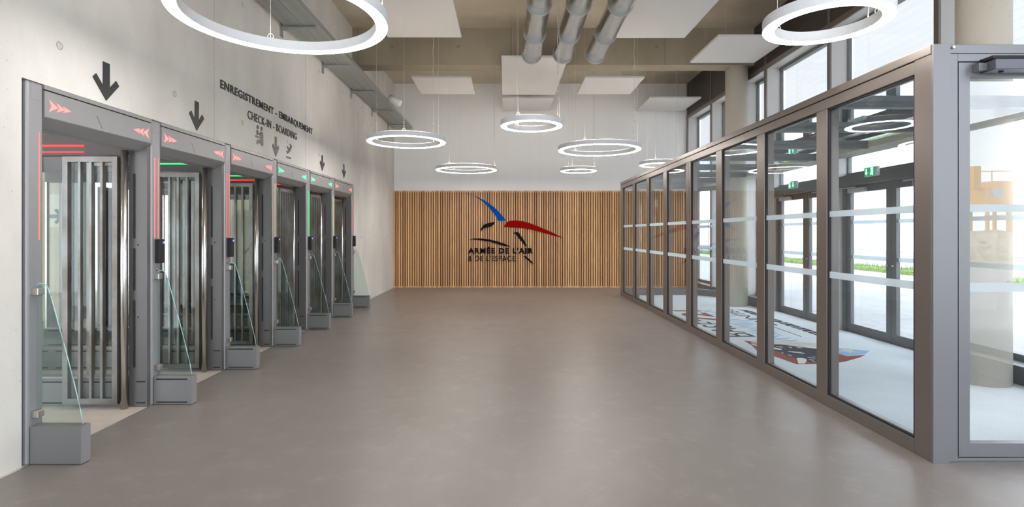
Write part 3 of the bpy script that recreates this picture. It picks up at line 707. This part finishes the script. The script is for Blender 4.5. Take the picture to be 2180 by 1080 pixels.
b = MB()
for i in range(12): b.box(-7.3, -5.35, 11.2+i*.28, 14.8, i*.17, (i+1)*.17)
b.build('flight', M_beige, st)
hr = MB().tube((-5.4, 11.2, 1.0), (-5.4, 14.6, 3.0), .02, 10).build('handrail', M_gatedark, st)

# ------------------------------------------------------------------ ring lights
rafts = [(-1.885, -.71, 6.3, 8.63, 'large white ceiling panel at upper left, beside the largest ring'),
  (1.67, 2.86, 6.3, 8.65, 'large white ceiling panel at upper right, beside the ducts'),
  (-.08, 1.11, 9.62, 12.2, 'long white ceiling panel in the centre, just behind the duct ends'),
  (-.08, 1.11, 12.52, 13.8, 'pale ceiling panel below the long centre one, nearest the back wall'),
  (-1.90, -.70, 10.87, 12.15, 'white ceiling panel left of centre, right of the cable tray'),
  (1.60, 2.79, 10.87, 12.15, 'white ceiling panel right of centre, matching the one left of centre'),
  (3.33, 4.53, 12.52, 13.8, 'white ceiling panel at the back right corner by the windows'),
  (3.38, 4.56, 8.60, 9.92, 'white ceiling panel right, against the window side in front of the beam')]
def wire_top(px, py):
    for x0, x1, y0, y1, _ in rafts:
        if x0-.01 < px < x1+.01 and y0-.01 < py < y1+.01: return EYE+3.13-.004
    return 4.575 if 10.19 < py < 10.58 else CZ-.006
ring_lb = ['largest-looking ring light, cut by the top of the photo over the first gate',
  'ring light hanging in front of the cable tray end, left of the back wall',
  'ring light hanging low in the middle, below the pair of centre ceiling panels',
  'wide thin ring light above the blue wing of the emblem, left of centre',
  'wide ring light right of centre, above the smallest ring',
  'smallest-looking ring light, right of centre above the slats',
  'ring light partly hidden by the far end of the glass partition',
  'ring light at upper right, hanging close to the glass partition']
rings = [(-1.468, 3.55, .677), (-1.53, 8.32, .60), (.336, 7.08, .405), (-.88, 12.0, .675), (1.575, 9.12, .69), (1.64, 12.2, .405), (3.17, 11.1, .415), (2.155, 3.635, .39)]
behind = []
for i, (x, y, r) in enumerate(rings+behind):
    lb = ring_lb[i] if i < 8 else ['ring light behind the camera near the concrete wall', 'small ring light behind the camera at right', 'ring light behind the camera by the rear glazing'][i-8]
    zb = 2.8; h = .072; wd = .08
    t = thing('ring_light', (x, y, zb), lb, 'ring light', 'white ring lights hung from the ceiling')
    MB().lathe(x, y, [(r-wd, zb+.003), (r-wd, zb+h), (r, zb+h), (r, zb+.003)], 128).build('housing', M_ring, t)
    MB().lathe(x, y, [(r-wd+.005, zb), (r-wd+.005, zb+.006), (r-.005, zb+.006), (r-.005, zb)], 128).build('diffuser', M_lamp, t)
    MB().lathe(x, y, [(r-wd+.012, zb+h), (r-wd+.012, zb+h+.003), (r-.012, zb+h+.003), (r-.012, zb+h)], 96).build('added_upglow', M_upfill, t)  # ring tops are unlit; glowing face added to brighten ceiling and back wall
    best = None
    for a_try in range(36):                     # turn the ring so that its wires miss the ducts and, if they can, the panels
        n_ = 0
        for q in range(4):
            a = a_try*PI/54+(q*2*PI/3 if q < 3 else .25); px, py = x+(r-wd/2)*math.cos(a), y+(r-wd/2)*math.sin(a)
            n_ += 10*any(abs(px-dx) < .19 and py < 9.1 for dx in (.43, .945, 1.485))+(wire_top(px, py) < CZ-.02)
        if best is None or n_ < best[0]: best = (n_, a_try*PI/54)
    a0 = best[1]
    for q in range(3):
        a = a0+q*2*PI/3; px, py = x+(r-wd/2)*math.cos(a), y+(r-wd/2)*math.sin(a)
        MB().tube((px, py, zb+h), (px, py, wire_top(px, py)), .0013, 5).build('suspension_wire', M_wire, t)
        loop = [Vector((px+.022*math.cos(v*PI/5), py, zb+h+.024+.022*math.sin(v*PI/5))) for v in range(11)]
        MB().path(loop, .002, 5).build('eyelet', M_wire, t)
    a = a0+.25; px, py = x+(r-wd/2)*math.cos(a), y+(r-wd/2)*math.sin(a); pts = []; top = wire_top(px, py)
    for q in range(26):
        z = zb+h+(top-zb-h)*q/25; pts.append((px+.006*math.sin(q*1.9+i)*(q < 25), py+.006*math.cos(q*2.3)*(q < 25), z))
    MB().path(pts, .0035, 6).build('power_cable', M_wire, t)

# ------------------------------------------------------------------ acoustic ceiling panels
for x0, x1, y0, y1, lb in rafts:
    z = EYE+3.13
    t = thing('ceiling_panel', ((x0+x1)/2, (y0+y1)/2, z), lb, 'ceiling panel', 'white acoustic panels hung from the ceiling')
    box(x0, x1, y0, y1, z, z+.04).build('panel', M_raft, t, .003)
    for (px, py) in ((x0+.2, y0+.2), (x1-.2, y0+.2), (x0+.2, y1-.2), (x1-.2, y1-.2)):
        if 10.15 < py < 10.6: continue
        MB().tube((px, py, z+.04), (px, py, CZ-.006), .0015, 5).build('hanger_wire', M_wire, t)

# ------------------------------------------------------------------ spiral ducts
for (x, lb) in ((.43, 'leftmost of the three shiny round ducts under the ceiling'), (.945, 'middle one of the three shiny round ducts'), (1.485, 'rightmost of the three shiny round ducts, beside the large ceiling panel')):
    z = 4.38; r = .158; ye = 9.0
    t = thing('ventilation_duct', (x, 5, z), lb, 'duct', 'spiral ventilation ducts')
    MB().tube((x, -1, z), (x, ye, z), r, 48).build('pipe', M_duct, t)
    for y in (.4, 2.2, 3.9, 5.6, 7.0, 8.05, 8.97):
        MB().tube((x, y-.012, z), (x, y+.012, z), r+.012, 48).build('collar', M_galv, t)
    for y in (3.0, 6.4):
        MB().tube((x-.15, y, z+.05), (x-.15, y, CZ), .004, 6).build('hanger_rod', M_galv, t)
        MB().tube((x+.15, y, z+.05), (x+.15, y, CZ), .004, 6).build('hanger_rod', M_galv, t)

# ------------------------------------------------------------------ cable tray on brackets
ct = thing('cable_tray', (-2.6, 8, 4.07), 'perforated galvanised cable tray running high along the concrete wall', 'cable tray')
box(-2.84, -2.40, -2.2, 13.85, 4.068, 4.071).build('perforated_base', M_perf, ct)
MB().box(-2.843, -2.840, -2.2, 13.85, 4.068, 4.13).box(-2.40, -2.397, -2.2, 13.85, 4.068, 4.13).box(-2.64, -2.60, -2.2, 13.85, 4.060, 4.067).build('side_rail', M_galv, ct)
for y in (2.25, 3.82, 5.40, 6.96, 8.53, 10.1, 11.68, 13.25):
    o = MB().box(-2.84, -2.45, y-.02, y+.02, 4.035, 4.062).build('bracket_arm', M_galv, ct, .003)
    sub(box(-2.899, -2.885, y-.035, y+.035, 3.93, 4.12).box(-2.885, -2.83, y-.02, y+.02, 4.02, 4.062), 'wall_plate', M_galv, o)
for i, (x, r_) in enumerate(((-2.78, .012), (-2.74, .016), (-2.70, .010), (-2.52, .014), (-2.48, .010))):
    MB().tube((x, -2.2, 4.072+r_), (x, 13.6, 4.072+r_), r_, 8).build('cable', M_black, ct)

# spotlight on the tray edge, small fittings on the wall
sp_t = thing('spotlight', (-2.42, 11.0, 4.1), 'small white tubular spotlight fixed to the outer edge of the cable tray', 'spotlight')
MB().tube((-2.37, 11.0, 4.16), (-2.15, 10.97, 4.04), .072, 28).build('lamp_head', M_white2, sp_t)
MB().tube((-2.152, 10.97, 4.041), (-2.142, 10.968, 4.036), .060, 28).build('lens', mat('lens_glass', (.8, .8, .78), .2), sp_t)
MB().tube((-2.392, 11.0, 4.10), (-2.33, 11.0, 4.13), .012, 10).build('mount_arm', M_galv, sp_t)
t = thing('alarm_button', (LX+.02, 11.37, 3.6), 'small white square box high on the concrete wall, below the tray', 'alarm box')
box(LX, LX+.035, 11.32, 11.42, 3.62, 3.72).build('box', M_white2, t, .004); MB().tube((LX+.035, 11.37, 3.67), (LX+.05, 11.37, 3.67), .02, 14).build('sounder', M_grey2, t)
t = thing('wall_socket', (LX+.01, 13.4, .42), 'white wall socket low on the concrete wall near the slats', 'socket')
box(LX, LX+.012, 13.36, 13.44, .40, .48).build('plate', M_white2, t, .003); box(LX+.012, LX+.014, 13.38, 13.42, .42, .46).build('outlet', M_grey2, t)

# ------------------------------------------------------------------ outdoors
struct(box(RX+.3, 60, -60, 70, -.14, -.02).build('floor', M_pave))
gr = MB()
random.seed(3)
gr.box(13.6, 14.95, -8, 60, -.02, .10)
for i in range(2500):
    x, y = random.uniform(13.5, 14.9), random.uniform(2, 40); h = random.uniform(.06, .2)
    gr.add([(x, y-.02, .08), (x, y+.02, .08), (x+random.uniform(-.03, .03), y+random.uniform(-.05, .05), .08+h)], [(0, 1, 2)])
g = gr.build('grass', grass_mat()); tag(g, 'strip of green grass outside under the wire fence', 'grass'); g['kind'] = 'stuff'
fe = thing('wire_fence', (15, 15, 0), 'light grey welded wire fence outside beyond the pavement', 'fence')
b = MB()
for i in range(int(50/.12)): y = -5+i*.12; b.box(15.0, 15.008, y, y+.008, .1, 2.25)
for z in (.2, .45, .7, .95, 1.2, 1.45, 1.7, 1.95, 2.2): b.box(14.99, 15.0, -5, 45, z, z+.012)
b.build('mesh', mat('fence_grey', (.5, .55, .56), .5), fe)
for i in range(21):
    y = -5+i*2.5; box(15.0, 15.06, y, y+.06, .05, 2.35).build('fence_post', mat('fence_grey'), fe)
bl = thing('office_building', (32, 15, 0), 'long pale building outside beyond the fence, with light blue windows', 'building')
box(30, 40, -10, 60, 0, 5.2).build('ground_floors', M_cream, bl); box(29.6, 40, -10, 60, 5.2, 10.5).build('upper_cladding', M_rib, bl)
M_win = mat('pale_blue_window', (.33, .44, .52), .15)
for i in range(12):
    y = 2+i*4.2; box(29.96, 30.02, y, y+2.4, 1.2, 3.9).build('window', M_win, bl)
lp = thing('signal_pole', (9.6, 12.6, 0), 'slim pale pole outside in front of the fence', 'pole')
MB().tube((10.2, 13.2, -.02), (10.2, 13.2, 5.5), .09, 16).build('shaft', M_cream, lp)
# yellow machine on its rubble heap: stands outdoors behind the camera, seen mirrored in the door glass
mt = thing('site_machine', (28.1, -24.7, 1.6), 'yellow site machine with railings on a rubble heap, mirrored in the near door glass', 'machine')
x0, x1, y_ = 26.9, 29.3, -24.9
def yb(*a): return box(*a)
yb(x0, x1, y_, y_+1.4, 3.0, 4.0).build('cabin', M_yellow, mt, .03)
yb(x0+.2, x0+.9, y_+1.4, y_+1.42, 3.5, 3.85).build('cabin_window', M_win, mt)
yb(x1-.75, x1-.15, y_+1.4, y_+1.43, 3.2, 3.85).build('door', M_cream, mt)
for x in (x0+.1, x0+1.5, x1-.1):
    box(x-.07, x+.07, y_+1.2, y_+1.34, 1.5, 3.0).build('leg', M_yellow, mt); box(x-.07, x+.07, y_+.1, y_+.24, 1.5, 3.0).build('leg', M_yellow, mt)
box(x0, x1, y_+1.2, y_+1.3, 2.3, 2.42).build('crossbar', M_yellow, mt)
b = MB().box(x0+.5, x1-.5, y_+.3, y_+1.2, 4.0, 4.35).build('engine_cover', M_yellow, mt, .04)
b = MB().path([(x0-.3, y_+1, 4.9), (x1+.6, y_+1, 4.95)], .03).path([(x0+.6, y_+1, 4.0), (x0+.6, y_+1, 4.9)], .03).path([(x1-.6, y_+1, 4.0), (x1-.6, y_+1, 4.95)], .03)
b.build('railing', M_yellow, mt); box(x0-.5, x0-.1, y_+.8, y_+1.1, 3.9, 5.2).build('boom_head', M_yellow, mt)
rb = MB(); n = 40
import mathutils
def hh(x, y):
    r = math.hypot((x-28)/7, (y+24)/4.2)
    return max(-.05, 1.5*(1-r**2.6)+.16*mathutils.noise.fractal(Vector((x*.8, y*.8, 0)), 1, 2, 5)) if r < 1.15 else -.05
vs = [(20+16*i/n, -30+12*j/n, hh(20+16*i/n, -30+12*j/n)) for i in range(n+1) for j in range(n+1)]
rb.add(vs, [(i*(n+1)+j, (i+1)*(n+1)+j, (i+1)*(n+1)+j+1, i*(n+1)+j+1) for i in range(n) for j in range(n)])
tag(rb.build('rubble_heap', rubble_mat()), 'sandy rubble heap outside under the yellow machine', 'rubble')
# shed the world of leftovers used only while building
bpy.context.view_layer.update()
